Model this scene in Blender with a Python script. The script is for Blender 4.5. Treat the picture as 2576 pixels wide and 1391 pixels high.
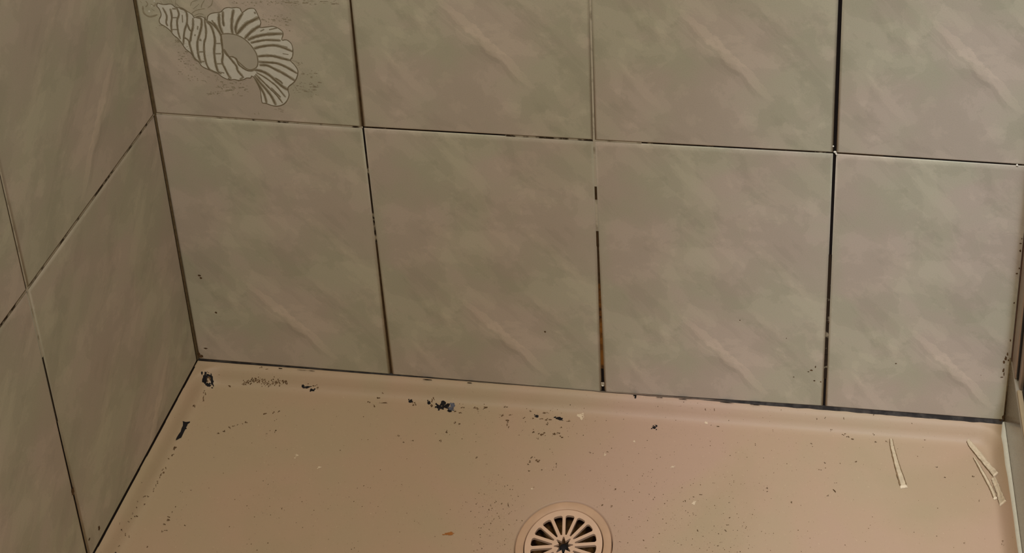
import bpy, bmesh, math, random
from mathutils import Vector, noise as mn

for o in list(bpy.data.objects):
    bpy.data.objects.remove(o, do_unlink=True)
SC = bpy.context.scene
COL = SC.collection
K = 0.001                       # all tables and shapes below are in millimetres

# ------------------------------------------------------------------ camera, light, exposure
W_IMG, H_IMG = 2576, 1391
cd = bpy.data.cameras.new('camera')
cam = bpy.data.objects.new('camera', cd)
COL.objects.link(cam)
cam.location = (562.906 * K, -928.437 * K, 1038.005 * K)
cam.rotation_euler = (1.2059287, 0.0033619, 0.0944365)
cd.sensor_width = 36.0
cd.lens = 36.0 * 3437.12 / W_IMG
cd.shift_x = (W_IMG / 2 - 1754.365) / W_IMG
cd.shift_y = (-760.051 - H_IMG / 2) / W_IMG
cd.clip_start = 0.01
SC.camera = cam

world = bpy.data.worlds.new('world')
SC.world = world
world.use_nodes = True
world.node_tree.nodes['Background'].inputs[0].default_value = (1.0, 0.85, 0.65, 1)
world.node_tree.nodes['Background'].inputs[1].default_value = 0.06

def area(name, loc, target, sx, sy, power, colour, spread=180):
    l = bpy.data.lights.new(name, 'AREA')
    l.shape = 'RECTANGLE'; l.size = sx; l.size_y = sy; l.energy = power; l.color = colour; l.spread = math.radians(spread)
    o = bpy.data.objects.new(name, l); COL.objects.link(o)
    o.location = loc
    o.rotation_euler = (Vector(target) - Vector(loc)).to_track_quat('-Z', 'Y').to_euler()
    return o

area('right_key_light', (0.95, -1.00, 2.00), (1.04, -0.22, 0.13), 0.20, 0.20, 7.4, (0.88, 0.95, 1.22), 38)  # added key, beam narrowed to brighten the right and fade leftwards; no window modelled
area('ceiling_light', (0.45, -0.80, 2.05), (0.50, -0.10, 0.0), 0.40, 0.40, 21.5, (1.0, 0.98, 0.89))

SC.view_settings.view_transform = 'Standard'
SC.view_settings.look = 'None'
SC.view_settings.gamma = 1.0
SC.view_settings.use_curve_mapping = False
SC.view_settings.exposure = 0.13

# ------------------------------------------------------------------ tables (millimetres)
OUTLINE=[[19.59,394.05],[25.34,392.97],[31.37,393.8],[35.14,390.7],[40.18,390.52],[44.02,387.9],[48.58,384.36],[49.88,381.57],[54.34,383.27],[58.39,382.09],[60.55,379.35],[61.99,383.73],[65.77,386.82],[72.68,388.19],[74.99,389.75],[77.42,392.26],[80.92,393.42],[84.23,393.14],[88.09,393.85],[90.91,393.07],[91.82,390.28],[92.96,389.4],[97.59,392.99],[102.7,393.77],[104.81,390.58],[106.21,384.98],[107.32,380.28],[105.89,375.42],[112.28,376.29],[118.24,377.13],[123.74,374.13],[125.41,370.4],[123.42,364.04],[127.66,364.5],[131.43,360.69],[131.93,353.96],[130.84,348.08],[128.7,344.05],[131.61,339.85],[133.98,334.63],[132.9,328.67],[129.67,322.55],[123.97,317.22],[123.08,313.2],[123.37,308.25],[120.53,302.06],[116.68,298.3],[111.31,296.42],[106.24,297.07],[101.72,298.77],[98.75,299.07],[98.55,304.56],[98.55,311.54],[96.81,318.38],[94.96,324.19],[92.63,326.01],[91.52,323.96],[88.08,323.73],[85.31,322.07],[80.86,320.78],[76.68,321.49],[72.29,320.71],[66.63,323.3],[62.84,327.01],[59.65,328.77],[54.73,330.42],[49.95,333.07],[47.91,336.87],[44.28,341.54],[41.52,346.26],[37.77,349.93],[35.17,355.6],[32.43,360.29],[29.42,363.0],[26.69,367.67],[22.97,371.3],[19.11,373.95],[18.84,377.78],[21.27,382.72],[20.43,388.39],[18.73,391.15]]
MOUTH=[[71.5,366.58],[77.53,367.44],[84.17,366.6],[89.73,363.86],[94.23,359.32],[98.06,352.78],[99.9,347.07],[99.91,340.24],[98.02,335.22],[93.43,332.46],[89.26,333.17],[85.47,336.85],[81.74,341.02],[78.82,344.74],[74.53,344.46],[71.75,349.16],[70.38,354.91],[70.3,360.72]]
STROKES=[[[[84.64,366.92],[90.11,373.5],[94.95,378.58],[99.47,381.24],[106.69,385.48]],1.65],[[[91.37,363.48],[97.25,370.1],[102.87,374.76],[106.49,376.89]],1.46],[[[93.74,362.18],[100.05,365.47],[107.07,367.83],[113.95,369.21],[124.99,370.38]],1.55],[[[95.93,359.42],[103.82,361.85],[110.72,363.25],[122.51,363.5]],1.1],[[[98.18,353.76],[103.95,356.06],[113.47,358.11],[120.99,357.62],[131.82,352.99]],1.37],[[[100.21,346.11],[107.12,347.33],[113.9,347.48],[122.13,345.57],[128.7,344.05]],1.37],[[[100.4,340.76],[108.03,340.76],[116.45,340.33],[124.52,336.95],[133.17,331.14]],1.28],[[[100.86,337.56],[107.65,337.61],[114.05,334.3],[120.42,330.8],[130.63,323.6]],1.37],[[[95.15,332.58],[101.83,331.54],[108.21,328.02],[114.25,321.52],[118.82,316.88],[123.57,313.73]],1.55],[[[97.36,329.77],[103.68,325.75],[109.1,321.18],[113.66,316.53],[120.13,306.03]],0.82],[[[96.31,328.22],[101.48,321.66],[107.41,314.13],[112.61,307.51],[116.85,299.81]],0.82],[[[95.27,326.68],[99.52,319.55],[104.58,311.95],[108.06,305.21],[110.57,297.37]],1.28],[[[94.66,325.16],[98.29,316.49],[101.51,307.76],[102.58,298.83]],1.19],[[[81.3,367.19],[81.32,373.91],[82.99,383.57],[85.31,391.79]],1.28],[[[84.76,367.89],[84.59,373.16],[87.7,381.0],[92.9,388.92]],1.19],[[[72.84,367.15],[71.42,372.35],[71.04,379.03],[72.13,387.2]],1.28],[[[74.65,374.46],[74.69,381.16],[75.77,389.32]],1.1],[[[71.08,366.56],[68.87,372.19],[66.83,375.9],[64.87,380.09]],0.73],[[[60.48,378.87],[64.41,376.71],[68.02,372.14],[70.95,365.58]],1.1],[[[23.53,389.91],[25.92,382.04],[24.51,375.34],[25.33,371.73]],0.82],[[[30.19,389.17],[30.28,381.15],[28.61,373.76],[28.0,365.53]],0.91],[[[35.65,391.3],[36.89,384.13],[34.31,377.37],[33.69,366.65],[34.6,359.36]],0.82],[[[38.34,390.03],[43.53,387.39],[43.0,377.13],[39.79,368.86],[37.87,361.4],[36.45,353.84]],0.91],[[[48.72,381.12],[47.58,373.0],[45.37,366.31],[43.28,358.73],[42.05,356.04],[42.78,347.9],[43.53,343.55],[44.81,339.81],[48.34,337.49]],1.01],[[[51.67,381.68],[55.68,380.78],[55.04,373.65],[52.45,365.98],[49.29,357.27],[48.27,347.47],[48.63,340.84],[49.67,336.0]],1.01],[[[59.6,382.92],[58.6,377.41],[58.5,369.92],[57.23,362.51],[55.1,356.86],[53.86,347.83],[53.82,339.41],[54.69,333.87],[56.72,329.96],[62.63,326.7]],0.91],[[[59.86,378.64],[63.13,374.72],[64.67,367.99],[64.86,359.31],[62.82,349.18],[62.34,338.0],[63.12,330.38],[64.35,326.81]],1.1],[[[66.68,377.9],[69.5,370.6],[70.89,365.2],[70.85,357.85],[70.07,346.13],[68.37,338.39],[69.85,332.79],[72.21,325.35],[74.23,321.83]],1.01],[[[71.75,351.79],[75.12,344.4],[80.36,335.54],[81.03,330.77],[85.08,324.33]],1.1],[[[77.52,344.56],[81.3,342.85],[82.83,336.88],[88.44,332.04],[92.6,331.23],[95.82,332.52]],0.91],[[[64.87,356.89],[69.41,357.18]],0.91],[[[63.49,346.59],[68.47,346.91]],0.91],[[[62.37,336.33],[67.97,336.7]],0.91],[[[64.27,328.09],[68.88,327.4]],0.91],[[[49.39,347.54],[53.26,347.79]],0.82],[[[48.42,337.49],[52.74,337.77]],0.82],[[[51.06,359.61],[53.12,359.74]],1.46],[[[42.88,375.69],[43.98,369.7],[45.8,367.59]],0.82],[[[37.82,361.01],[40.46,359.82],[42.91,356.09]],0.82],[[[31.81,389.26],[35.13,389.46]],1.1],[[[30.68,380.41],[35.38,380.7]],0.73],[[[28.7,368.57],[33.67,368.87]],0.73],[[[39.71,383.73],[38.97,376.22]],0.73],[[[51.88,373.45],[51.05,369.94]],0.82],[[[48.41,364.96],[47.76,363.37]],0.82],[[[103.13,390.48],[103.57,388.61]],1.28],[[[105.84,371.59],[109.46,373.73]],0.73],[[[113.62,373.51],[120.6,375.85]],0.82],[[[123.59,358.27],[127.66,357.08]],0.64],[[[122.69,350.47],[127.67,349.82]],0.55],[[[113.0,325.39],[116.94,322.69],[119.16,319.87]],0.82],[[[108.39,315.19],[112.84,309.52],[115.82,305.74]],0.64],[[[81.85,321.84],[85.62,324.56]],1.1],[[[71.69,322.65],[73.15,320.76]],1.46],[[[63.83,328.06],[66.16,326.24]],1.46]]
FINE=[[[[35.34,394.98],[38.61,391.38],[41.54,388.22],[42.9,385.92]],0.73],[[[34.92,392.11],[36.01,397.87]],0.82],[[[50.24,390.17],[56.03,395.45]],0.64],[[[48.1,392.89],[49.91,396.79],[54.84,398.97]],0.55],[[[47.87,385.27],[51.67,388.35],[56.12,390.05],[60.45,390.97]],0.73],[[[57.17,391.53],[58.31,394.92],[61.18,399.35]],0.73],[[[63.12,392.08],[66.45,394.93],[68.36,399.77]],0.82],[[[31.93,397.63],[32.93,392.94]],0.73],[[[38.03,387.35],[46.03,384.2]],0.64],[[[49.23,382.97],[54.67,385.68],[58.36,384.95]],0.64]]
TIP=[[[[6.33,390.42],[6.15,383.72],[10.7,380.16],[17.85,382.51]],1.83],[[[9.63,395.37],[10.9,392.59],[8.75,389.61]],1.1],[[[13.47,392.74],[16.59,391.02],[17.88,393.95]],1.1],[[[22.43,396.12],[23.71,393.35]],1.1],[[[4.51,395.07],[5.92,393.25]],0.82],[[[13.59,387.99],[15.86,386.21]],1.1]]
TIPLIGHT=[[[11.04,385.16],1.83],[[19.8,392.64],1.65],[[17.12,395.62],1.46],[[14.45,390.9],1.28],[[22.12,377.02],2.01]]
SANDBOX=[[[85.22,400.76],[175.29,406.05],[174.77,400.88],[84.54,395.53],60],[[109.62,388.98],[133.95,390.44],[132.65,378.97],[108.23,377.48],28],[[31.15,351.46],[57.82,353.14],[54.05,325.44],[27.13,323.67],40],[[33.95,323.12],[63.44,325.07],[62.37,317.07],[32.81,315.09],18],[[61.04,319.96],[89.55,321.85],[87.49,305.31],[58.82,303.35],50],[[128.93,346.01],[139.11,346.67],[137.81,334.88],[127.59,334.21],8],[[134.74,337.61],[152.57,338.78],[151.43,327.93],[133.53,326.75],10],[[126.36,323.31],[152.82,325.08],[151.15,309.14],[124.55,307.33],34],[[50.72,307.31],[61.17,308.02],[60.7,304.48],[50.24,303.77],8],[[109.58,296.3],[116.5,296.78],[115.57,288.67],[108.63,288.18],5],[[88.01,288.76],[95.84,289.31],[95.47,286.25],[87.64,285.71],3],[[28.7,363.93],[39.86,364.62],[38.19,352.88],[26.98,352.17],12],[[8.66,372.35],[29.26,373.61],[28.55,368.75],[7.91,367.48],3],[[128.45,378.71],[132.65,378.97],[131.78,371.28],[127.57,371.02],3]]
STREAK=[[11.15,-59.11],[13.54,-58.19],[16.5,-56.38],[16.72,-57.42],[15.62,-59.49],[15.95,-61.04],[15.66,-62.81],[16.8,-63.79],[15.9,-64.94],[15.93,-67.69],[16.12,-73.38],[14.62,-75.27],[13.21,-77.73],[12.81,-75.73],[13.0,-71.49],[13.38,-68.44],[12.88,-65.39],[12.84,-62.65],[12.06,-60.49]]
BLOBS=[[[12.64,-15.34],[14.99,-14.1],[14.31,-19.45],0],[[15.02,-11.92],[18.15,-11.75],[15.41,-13.1],0],[[18.6,-13.88],[20.35,-13.79],[20.09,-17.57],0],[[16.3,-17.54],[19.6,-17.04],[17.07,-19.35],0],[[15.33,-14.31],[17.8,-14.13],[16.29,-16.65],1],[[14.18,-10.02],[15.94,-9.94],[14.3,-10.44],1],[[35.87,-15.86],[37.59,-15.74],[36.22,-16.77],1],[[105.15,-11.71],[106.89,-11.61],[105.49,-12.88],0],[[109.04,-12.1],[112.5,-11.92],[109.25,-12.86],0],[[114.58,-13.94],[117.54,-13.78],[114.94,-15.04],0],[[116.24,-10.89],[118.97,-10.77],[116.41,-11.54],1],[[109.77,-10.11],[111.26,-10.05],[109.84,-10.39],1],[[119.1,-12.16],[120.09,-12.11],[119.43,-13.34],1],[[170.75,-20.96],[172.19,-20.83],[171.11,-22.08],1],[[178.23,-16.0],[180.42,-15.84],[178.46,-16.78],1],[[176.8,-24.01],[177.76,-23.92],[177.34,-25.68],1],[[182.15,-20.64],[186.96,-20.2],[182.33,-21.2],1],[[180.91,-12.12],[181.89,-12.06],[181.07,-12.79],1],[[208.45,-16.9],[210.63,-16.74],[209.0,-18.79],0],[[212.53,-19.03],[214.93,-18.82],[213.01,-20.69],1],[[226.06,-16.76],[227.99,-16.62],[226.58,-18.62],0],[[228.5,-14.31],[229.72,-14.22],[228.97,-16.1],1],[[228.6,-19.28],[230.04,-19.15],[229.07,-20.94],1],[[235.58,-20.05],[238.69,-19.77],[236.35,-22.84],0],[[238.9,-16.4],[242.04,-16.18],[239.59,-19.0],0],[[243.18,-18.68],[246.3,-18.4],[244.0,-21.71],0],[[246.88,-23.3],[249.74,-23.04],[247.32,-24.97],0],[[248.4,-17.52],[251.04,-17.28],[249.04,-19.96],2],[[247.51,-21.1],[250.62,-20.82],[248.11,-23.33],2],[[251.76,-23.28],[253.19,-23.15],[252.06,-24.39],1],[[238.84,-20.76],[242.43,-20.43],[239.3,-22.43],0],[[257.99,-19.03],[259.67,-18.88],[258.27,-20.12],1],[[256.9,-24.23],[258.56,-24.08],[257.15,-25.2],1],[[268.7,-17.8],[270.61,-17.63],[268.93,-18.75],1],[[272.03,-18.89],[273.22,-18.78],[272.26,-19.84],1],[[278.28,-16.95],[279.72,-16.85],[278.47,-17.76],1],[[254.93,-35.26],[256.12,-35.15],[255.22,-36.35],1],[[259.53,-36.65],[260.48,-36.57],[259.82,-37.74],1],[[249.87,-44.75],[250.81,-44.66],[250.38,-46.63],1],[[16.77,-25.77],[18.41,-25.51],[17.3,-26.97],1],[[15.16,-23.42],[15.79,-23.19],[15.49,-24.18],1],[[17.09,-29.33],[17.69,-29.26],[17.58,-30.43],1],[[18.15,-32.83],[18.74,-32.76],[18.89,-34.48],1],[[23.9,-9.24],[24.78,-9.2],[24.0,-9.59],1],[[13.83,-40.69],[14.82,-40.25],[14.22,-41.62],1],[[46.54,-65.75],[47.37,-65.68],[46.89,-66.54],1],[[50.62,-62.76],[52.27,-62.61],[51.14,-63.95],1],[[54.43,-59.09],[55.61,-58.98],[55.0,-60.42],1],[[57.05,-56.91],[58.47,-56.78],[57.33,-57.57],1],[[60.73,-55.45],[61.67,-55.37],[60.96,-55.99],1],[[64.06,-54.03],[64.89,-53.96],[64.29,-54.57],1],[[66.7,-52.11],[68.36,-51.96],[67.15,-53.19],1],[[80.32,-41.71],[81.87,-41.57],[80.81,-42.94],1],[[87.81,-39.74],[89.13,-39.62],[88.3,-40.97],1],[[91.92,-38.23],[92.99,-38.13],[92.35,-39.33],1],[[96.77,-58.39],[97.71,-58.3],[97.5,-60.25],1],[[90.05,-62.31],[90.87,-62.23],[90.32,-62.97],1],[[208.2,-53.38],[209.61,-53.25],[208.44,-54.18],1],[[214.88,-59.58],[215.81,-59.49],[215.08,-60.23],1],[[222.52,-57.11],[223.34,-57.04],[222.75,-57.9],1],[[247.1,-55.26],[248.03,-55.18],[247.43,-56.45],1],[[62.0,-2.19],[63.49,-2.1],[62.28,-3.0],1],[[68.04,-3.15],[69.28,-3.07],[68.21,-3.66],1],[[125.47,-81.2],[127.08,-81.05],[125.86,-82.22],3],[[124.71,-83.91],[125.63,-83.83],[125.0,-84.68],3],[[149.21,-90.85],[150.81,-90.7],[149.62,-91.98],3],[[131.61,-132.23],[132.28,-132.17],[131.98,-133.18],1],[[283.22,-68.69],[284.14,-68.61],[283.47,-69.72],1],[[15.16,-84.27],[16.56,-83.79],[15.57,-85.2],1],[[14.78,-86.01],[15.58,-85.73],[15.09,-86.71],1],[[16.12,-91.55],[16.81,-91.31],[16.48,-92.35],1],[[14.42,-95.44],[15.22,-95.17],[14.68,-96.01],1],[[295.17,-23.7],[296.95,-23.53],[295.45,-24.88],1],[[303.35,-22.65],[305.13,-22.48],[303.59,-23.68],1],[[301.66,-29.41],[303.3,-29.26],[301.99,-30.87],1],[[302.17,-32.79],[303.18,-32.7],[302.57,-34.54],1],[[304.34,-35.56],[305.09,-35.49],[304.57,-36.58],1],[[316.43,-24.46],[317.69,-24.34],[316.62,-25.34],1],[[327.07,-21.68],[328.85,-21.51],[327.47,-23.6],0],[[324.34,-24.03],[325.6,-23.92],[324.52,-24.92],1],[[332.36,-24.2],[334.39,-24.01],[332.51,-24.93],1],[[337.98,-24.58],[340.76,-24.33],[338.27,-26.05],1],[[338.16,-28.75],[339.17,-28.65],[338.51,-30.5],1],[[347.17,-22.24],[350.21,-21.96],[347.57,-24.3],0],[[349.93,-23.19],[351.7,-23.02],[350.12,-24.22],0],[[356.91,-24.79],[358.93,-24.6],[357.1,-25.82],1],[[351.45,-31.24],[352.58,-31.13],[351.62,-32.11],1],[[334.62,-17.43],[337.16,-17.21],[334.79,-18.3],1],[[320.27,-16.95],[321.29,-16.88],[320.45,-17.81],1],[[297.12,-15.02],[298.91,-14.89],[297.27,-15.73],1],[[278.73,-17.39],[280.52,-17.23],[278.97,-18.41],1],[[271.78,-18.31],[272.8,-18.21],[271.99,-19.18],1],[[327.39,-38.61],[328.89,-38.47],[327.57,-39.47],1],[[332.69,-39.59],[333.94,-39.47],[332.87,-40.45],1],[[336.96,-39.93],[339.71,-39.68],[337.37,-41.94],1],[[346.13,-38.06],[348.13,-37.88],[346.47,-39.79],1],[[350.19,-37.98],[351.69,-37.84],[350.41,-39.13],1],[[353.37,-41.34],[355.61,-41.14],[353.59,-42.49],1],[[332.47,-44.72],[333.47,-44.63],[332.62,-45.43],1],[[331.29,-64.45],[332.28,-64.36],[331.53,-65.55],1],[[330.52,-68.46],[331.74,-68.34],[330.75,-69.56],1],[[337.35,-67.13],[339.55,-66.93],[337.63,-68.5],1],[[354.41,-69.76],[354.9,-69.71],[354.94,-72.49],1],[[331.79,-77.39],[333.0,-77.28],[331.96,-78.2],1],[[342.82,-75.68],[343.43,-75.63],[342.96,-76.36],1],[[329.88,-71.31],[330.73,-71.24],[330.02,-72.0],1],[[365.64,-17.61],[368.94,-17.31],[366.0,-19.62],3],[[368.05,-20.32],[369.82,-20.16],[368.36,-22.09],3],[[418.81,-39.98],[419.92,-39.88],[418.98,-41.27],3],[[455.78,-62.25],[457.49,-62.09],[455.9,-63.35],3],[[477.42,-95.41],[478.84,-95.28],[477.6,-97.23],3],[[481.07,-15.4],[482.59,-15.29],[481.18,-16.57],3],[[395.11,-55.76],[396.09,-55.67],[395.33,-57.15],3],[[337.87,-94.55],[338.71,-94.48],[338.07,-95.48],3],[[434.65,-24.05],[436.66,-23.86],[434.89,-25.94],0],[[436.42,-21.96],[437.43,-21.87],[436.55,-22.98],0],[[415.2,-3.02],[416.22,-2.96],[415.36,-4.28],0],[[396.88,-52.75],[397.87,-52.66],[397.04,-53.74],1],[[381.38,-55.03],[382.49,-54.93],[381.55,-56.01],1],[[408.92,-88.42],[409.87,-88.34],[409.06,-89.35],1],[[476.81,-89.12],[477.76,-89.04],[476.88,-89.91],1],[[482.96,-86.96],[484.39,-86.83],[483.01,-87.49],1],[[469.27,-94.05],[470.34,-93.95],[469.36,-94.84],1],[[505.91,-117.78],[506.84,-117.69],[505.99,-118.78],1],[[506.68,-112.38],[507.61,-112.3],[506.74,-113.27],1],[[482.99,-120.27],[483.8,-120.19],[483.11,-121.52],1],[[315.71,-110.82],[316.54,-110.74],[315.92,-111.72],1],[[306.38,-117.3],[307.32,-117.21],[306.59,-118.19],1],[[321.15,-111.37],[321.86,-111.3],[321.5,-112.91],1],[[400.84,-104.69],[401.67,-104.61],[401.09,-106.24],1],[[408.35,-104.39],[409.18,-104.31],[408.49,-105.29],1],[[492.01,-17.38],[493.77,-17.22],[492.07,-18.09],1],[[487.36,-7.23],[488.0,-7.2],[487.44,-8.17],1],[[479.5,-7.61],[480.14,-7.58],[479.57,-8.37],1],[[538.26,-75.45],[539.7,-75.32],[538.29,-76.12],1],[[538.42,-78.79],[539.37,-78.7],[538.44,-79.32],1],[[560.19,-86.74],[561.14,-86.65],[560.22,-87.66],1],[[575.19,-27.5],[576.05,-27.42],[575.2,-28.36],1],[[593.19,-13.77],[594.19,-13.72],[593.21,-14.63],1],[[579.7,-8.13],[580.45,-8.1],[579.75,-9.14],1],[[603.84,-6.34],[604.46,-6.31],[603.86,-7.05],1],[[587.19,-6.99],[587.94,-6.95],[587.21,-7.54],1],[[604.07,-16.16],[605.82,-16.03],[604.08,-16.97],1],[[607.81,-17.62],[609.3,-17.49],[607.8,-18.61],1],[[612.75,-20.01],[614.99,-19.81],[612.74,-20.88],1],[[614.07,-42.41],[615.42,-42.29],[614.06,-43.25],1],[[590.33,-77.63],[591.28,-77.54],[590.33,-78.42],1],[[684.14,-41.13],[685.36,-41.02],[684.08,-41.97],1],[[714.89,-47.41],[716.22,-47.29],[714.8,-48.38],1],[[717.8,-70.67],[718.39,-70.61],[717.67,-72.0],1],[[702.23,-110.96],[702.91,-110.9],[702.17,-111.58],1],[[664.3,-6.22],[664.92,-6.19],[664.3,-6.69],1],[[630.58,-14.0],[631.45,-13.95],[630.57,-14.81],1],[[631.94,-20.85],[633.42,-20.71],[631.92,-21.43],1],[[641.86,-19.66],[642.73,-19.58],[641.83,-20.52],1],[[675.98,-15.54],[676.84,-15.47],[675.95,-16.11],1],[[630.69,-2.56],[631.57,-2.5],[630.69,-2.97],1],[[733.37,-108.21],[734.08,-108.58],[733.27,-109.15],1],[[733.77,-111.51],[734.27,-111.77],[733.7,-112.09],1],[[732.31,-110.13],[732.71,-110.34],[732.25,-110.72],1],[[690.67,-50.87],[691.51,-50.79],[690.61,-51.7],1],[[587.72,-46.23],[588.81,-46.13],[587.72,-46.93],1],[[583.4,-53.58],[584.86,-53.45],[583.41,-54.13],1],[[600.88,-45.72],[601.49,-45.66],[600.88,-46.42],1],[[15.06,-83.83],[16.25,-83.42],[15.59,-85.02],1],[[14.83,-85.51],[15.51,-85.27],[15.18,-86.3],1],[[16.32,-91.0],[17.38,-90.72],[16.67,-91.78],1],[[15.95,-104.2],[16.96,-103.85],[16.34,-105.06],1],[[14.55,-106.44],[15.31,-106.19],[14.94,-107.3],1],[[16.18,-108.53],[17.02,-108.25],[16.87,-110.05],1],[[15.12,-110.86],[15.87,-110.61],[15.73,-112.19],1],[[15.41,-113.17],[16.08,-112.94],[15.93,-114.3],1],[[15.65,-118.3],[16.23,-118.1],[16.25,-119.61],1],[[15.7,-121.52],[16.11,-121.38],[16.21,-122.64],1],[[15.76,-125.79],[16.26,-125.62],[16.45,-127.27],1],[[11.9,-134.1],[12.77,-133.46],[12.18,-134.73],1],[[14.13,-132.29],[14.86,-132.05],[14.42,-132.94],1],[[14.12,-139.56],[14.94,-139.29],[14.5,-140.37],1],[[9.48,-140.79],[9.88,-140.36],[9.69,-141.3],1],[[10.85,-145.07],[11.29,-144.7],[11.07,-145.59],1],[[10.39,-151.24],[10.84,-150.76],[10.63,-151.81],1],[[13.36,-151.77],[14.67,-151.09],[13.77,-152.7],1],[[10.38,-158.61],[11.2,-157.82],[10.56,-159.03],1],[[10.99,-155.22],[11.52,-154.84],[11.16,-155.61],1],[[9.24,-167.44],[9.75,-166.92],[9.63,-168.35],1],[[6.12,-164.03],[6.36,-163.82],[6.5,-164.9],1],[[12.32,-168.41],[12.77,-168.09],[12.86,-169.62],1],[[15.19,-168.33],[15.66,-168.17],[15.76,-169.54],1],[[39.51,-148.17],[40.63,-148.07],[39.93,-149.05],1],[[41.83,-151.03],[44.26,-150.81],[42.39,-152.2],1],[[39.21,-154.94],[40.42,-154.83],[39.58,-155.72],1],[[40.31,-161.31],[41.79,-161.17],[40.68,-162.08],1],[[42.54,-160.3],[44.2,-160.14],[42.72,-160.68],1],[[40.03,-143.69],[40.97,-143.6],[40.36,-144.38],1],[[40.99,-138.4],[41.46,-138.36],[41.55,-139.6],1],[[56.73,-154.44],[57.47,-154.38],[57.04,-155.12],1],[[34.6,-175.75],[35.33,-175.68],[34.97,-176.5],1],[[12.2,-184.56],[12.71,-184.2],[12.37,-184.93],0],[[12.18,-178.9],[12.76,-178.5],[12.38,-179.35],1],[[46.97,-65.53],[48.17,-65.42],[47.26,-66.21],1],[[13.62,-40.86],[14.77,-40.28],[14.04,-41.88],1],[[18.08,-32.23],[18.68,-32.15],[19.43,-35.26],1],[[47.48,-122.49],[48.34,-122.41],[47.67,-122.9],1],[[6.56,-125.86],[6.93,-125.52],[6.76,-126.32],1],[[278.66,-141.6],[283.58,-141.15],[279.03,-142.99],4]]
DASH=[[[594.84,-71.33],[597.23,-74.33]]]
BAND=[[[48.05,-12.76],[55.18,-11.26],[62.49,-10.19],[70.53,-11.83],[80.27,-10.55],[89.7,-10.42]]]
SPECKBOX=[[[[67.52,-25.17],[287.82,-9.58],[314.13,-122.83],[114.69,-141.19]],120],[[[269.41,-10.39],[577.78,10.77],[580.13,-130.68],[305.4,-156.0]],420],[[[288.36,-87.56],[322.6,-84.41],[337.75,-153.02],[305.4,-156.0]],60],[[[389.78,-70.43],[544.63,-56.2],[547.83,-133.65],[402.42,-147.06]],160],[[[560.82,-18.44],[729.47,-8.48],[719.31,-114.03],[563.87,-128.36]],70],[[[-6.27,-42.77],[85.78,-23.49],[143.57,-170.91],[56.11,-178.97]],50],[[[234.15,-18.68],[379.91,-9.71],[384.55,-38.71],[243.3,-51.68]],60],[[[82.78,-106.46],[322.6,-84.41],[337.75,-153.02],[111.18,-173.9]],110],[[[274.2,-100.39],[331.88,-95.09],[344.22,-152.42],[289.23,-157.49]],60],[[[413.22,-110.04],[529.71,-99.32],[531.68,-135.14],[418.58,-145.57]],70]]
WALLMARK=[[[25.54,60.3],1.31,1.29],[[9.72,15.62],2.24,1.07],[[1.91,8.04],1.87,3.44],[[3.86,5.3],2.62,2.15],[[333.82,66.25],1.31,1.29],[[577.16,48.21],0.77,1.56],[[573.62,44.01],1.74,1.11],[[570.93,41.93],0.97,0.67],[[576.69,31.95],1.16,0.89],[[582.2,31.28],0.87,1.0],[[550.69,78.88],0.58,0.67],[[558.1,34.48],0.87,0.67],[[587.39,100.53],0.77,0.78],[[509.43,95.79],0.68,0.78],[[557.14,1.99],0.01,0.01],[[740.81,60.38],1.13,2.81],[[741.58,55.83],0.75,2.6],[[740.13,52.21],1.88,0.76],[[741.74,74.26],1.13,3.24],[[740.55,69.56],1.32,2.16],[[742.84,78.93],0.94,2.38],[[744.21,72.2],0.85,1.51],[[744.5,5.63],0.94,3.24],[[742.57,2.09],1.32,1.3],[[749.16,41.48],0.56,1.3],[[744.17,94.96],0.75,1.73],[[721.92,52.73],0.38,0.43],[[744.65,193.15],1.13,1.67],[[743.88,168.71],1.29,0.93],[[745.43,174.4],0.81,1.3],[[745.05,205.91],0.65,1.11],[[744.12,136.44],0.81,1.3],[[744.39,200.87],1.61,0.74],[[15.84,102.98],1.87,1.29],[[16.59,100.27],1.5,1.29],[[647.62,59.13],1.12,0.86]]
LEFTMARK=[[[-181.41,12.58],1.2,2.5],[[-195.18,18.26],1.2,1.0],[[-201.35,78.49],1.8,3.5]]
BASEBLOB=[[80.9,2.22,2.0],[102.2,5.18,1.2],[110.6,3.7,1.2],[221.3,4.81,2.4],[260.7,2.59,2.4],[414.4,1.85,3.2],[437.1,3.7,1.6],[458.9,4.44,1.6],[498.9,6.66,2.0],[524.2,5.18,2.0]]
SLIVER=[[[[646.02,-17.29],[646.37,-22.68],[647.94,-32.13],[650.44,-44.46],[652.94,-55.34],[655.34,-65.13]],[55,70,80,95,115,110]],[[[713.55,-13.7],[717.01,-18.8],[722.29,-26.56],[727.43,-34.94],[731.48,-42.06],[734.43,-48.13]],[50,95,100,90,80,75]],[[[717.14,-29.25],[721.19,-37.96],[725.1,-47.48],[728.45,-56.36],[730.42,-62.55],[731.75,-69.58]],[20,50,60,60,60,50]],[[[731.77,-49.47],[733.53,-57.04],[734.78,-64.33],[735.63,-70.35],[736.86,-77.0]],[60,70,60,80,90]]]
CAM=[562.9056497091934,-928.4372285801045,1038.0050814638153,1.2059287095719806,0.0033619340434515896,0.0944364563417219,3437.12052323192,1754.3650225511085,-760.051196812317]


# ------------------------------------------------------------------ helpers
def lin(c):
    return tuple((v / 12.92 if v <= 0.04045 else ((v + 0.055) / 1.055) ** 2.4) for v in (x / 255 for x in c)) + (1.0,)

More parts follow.
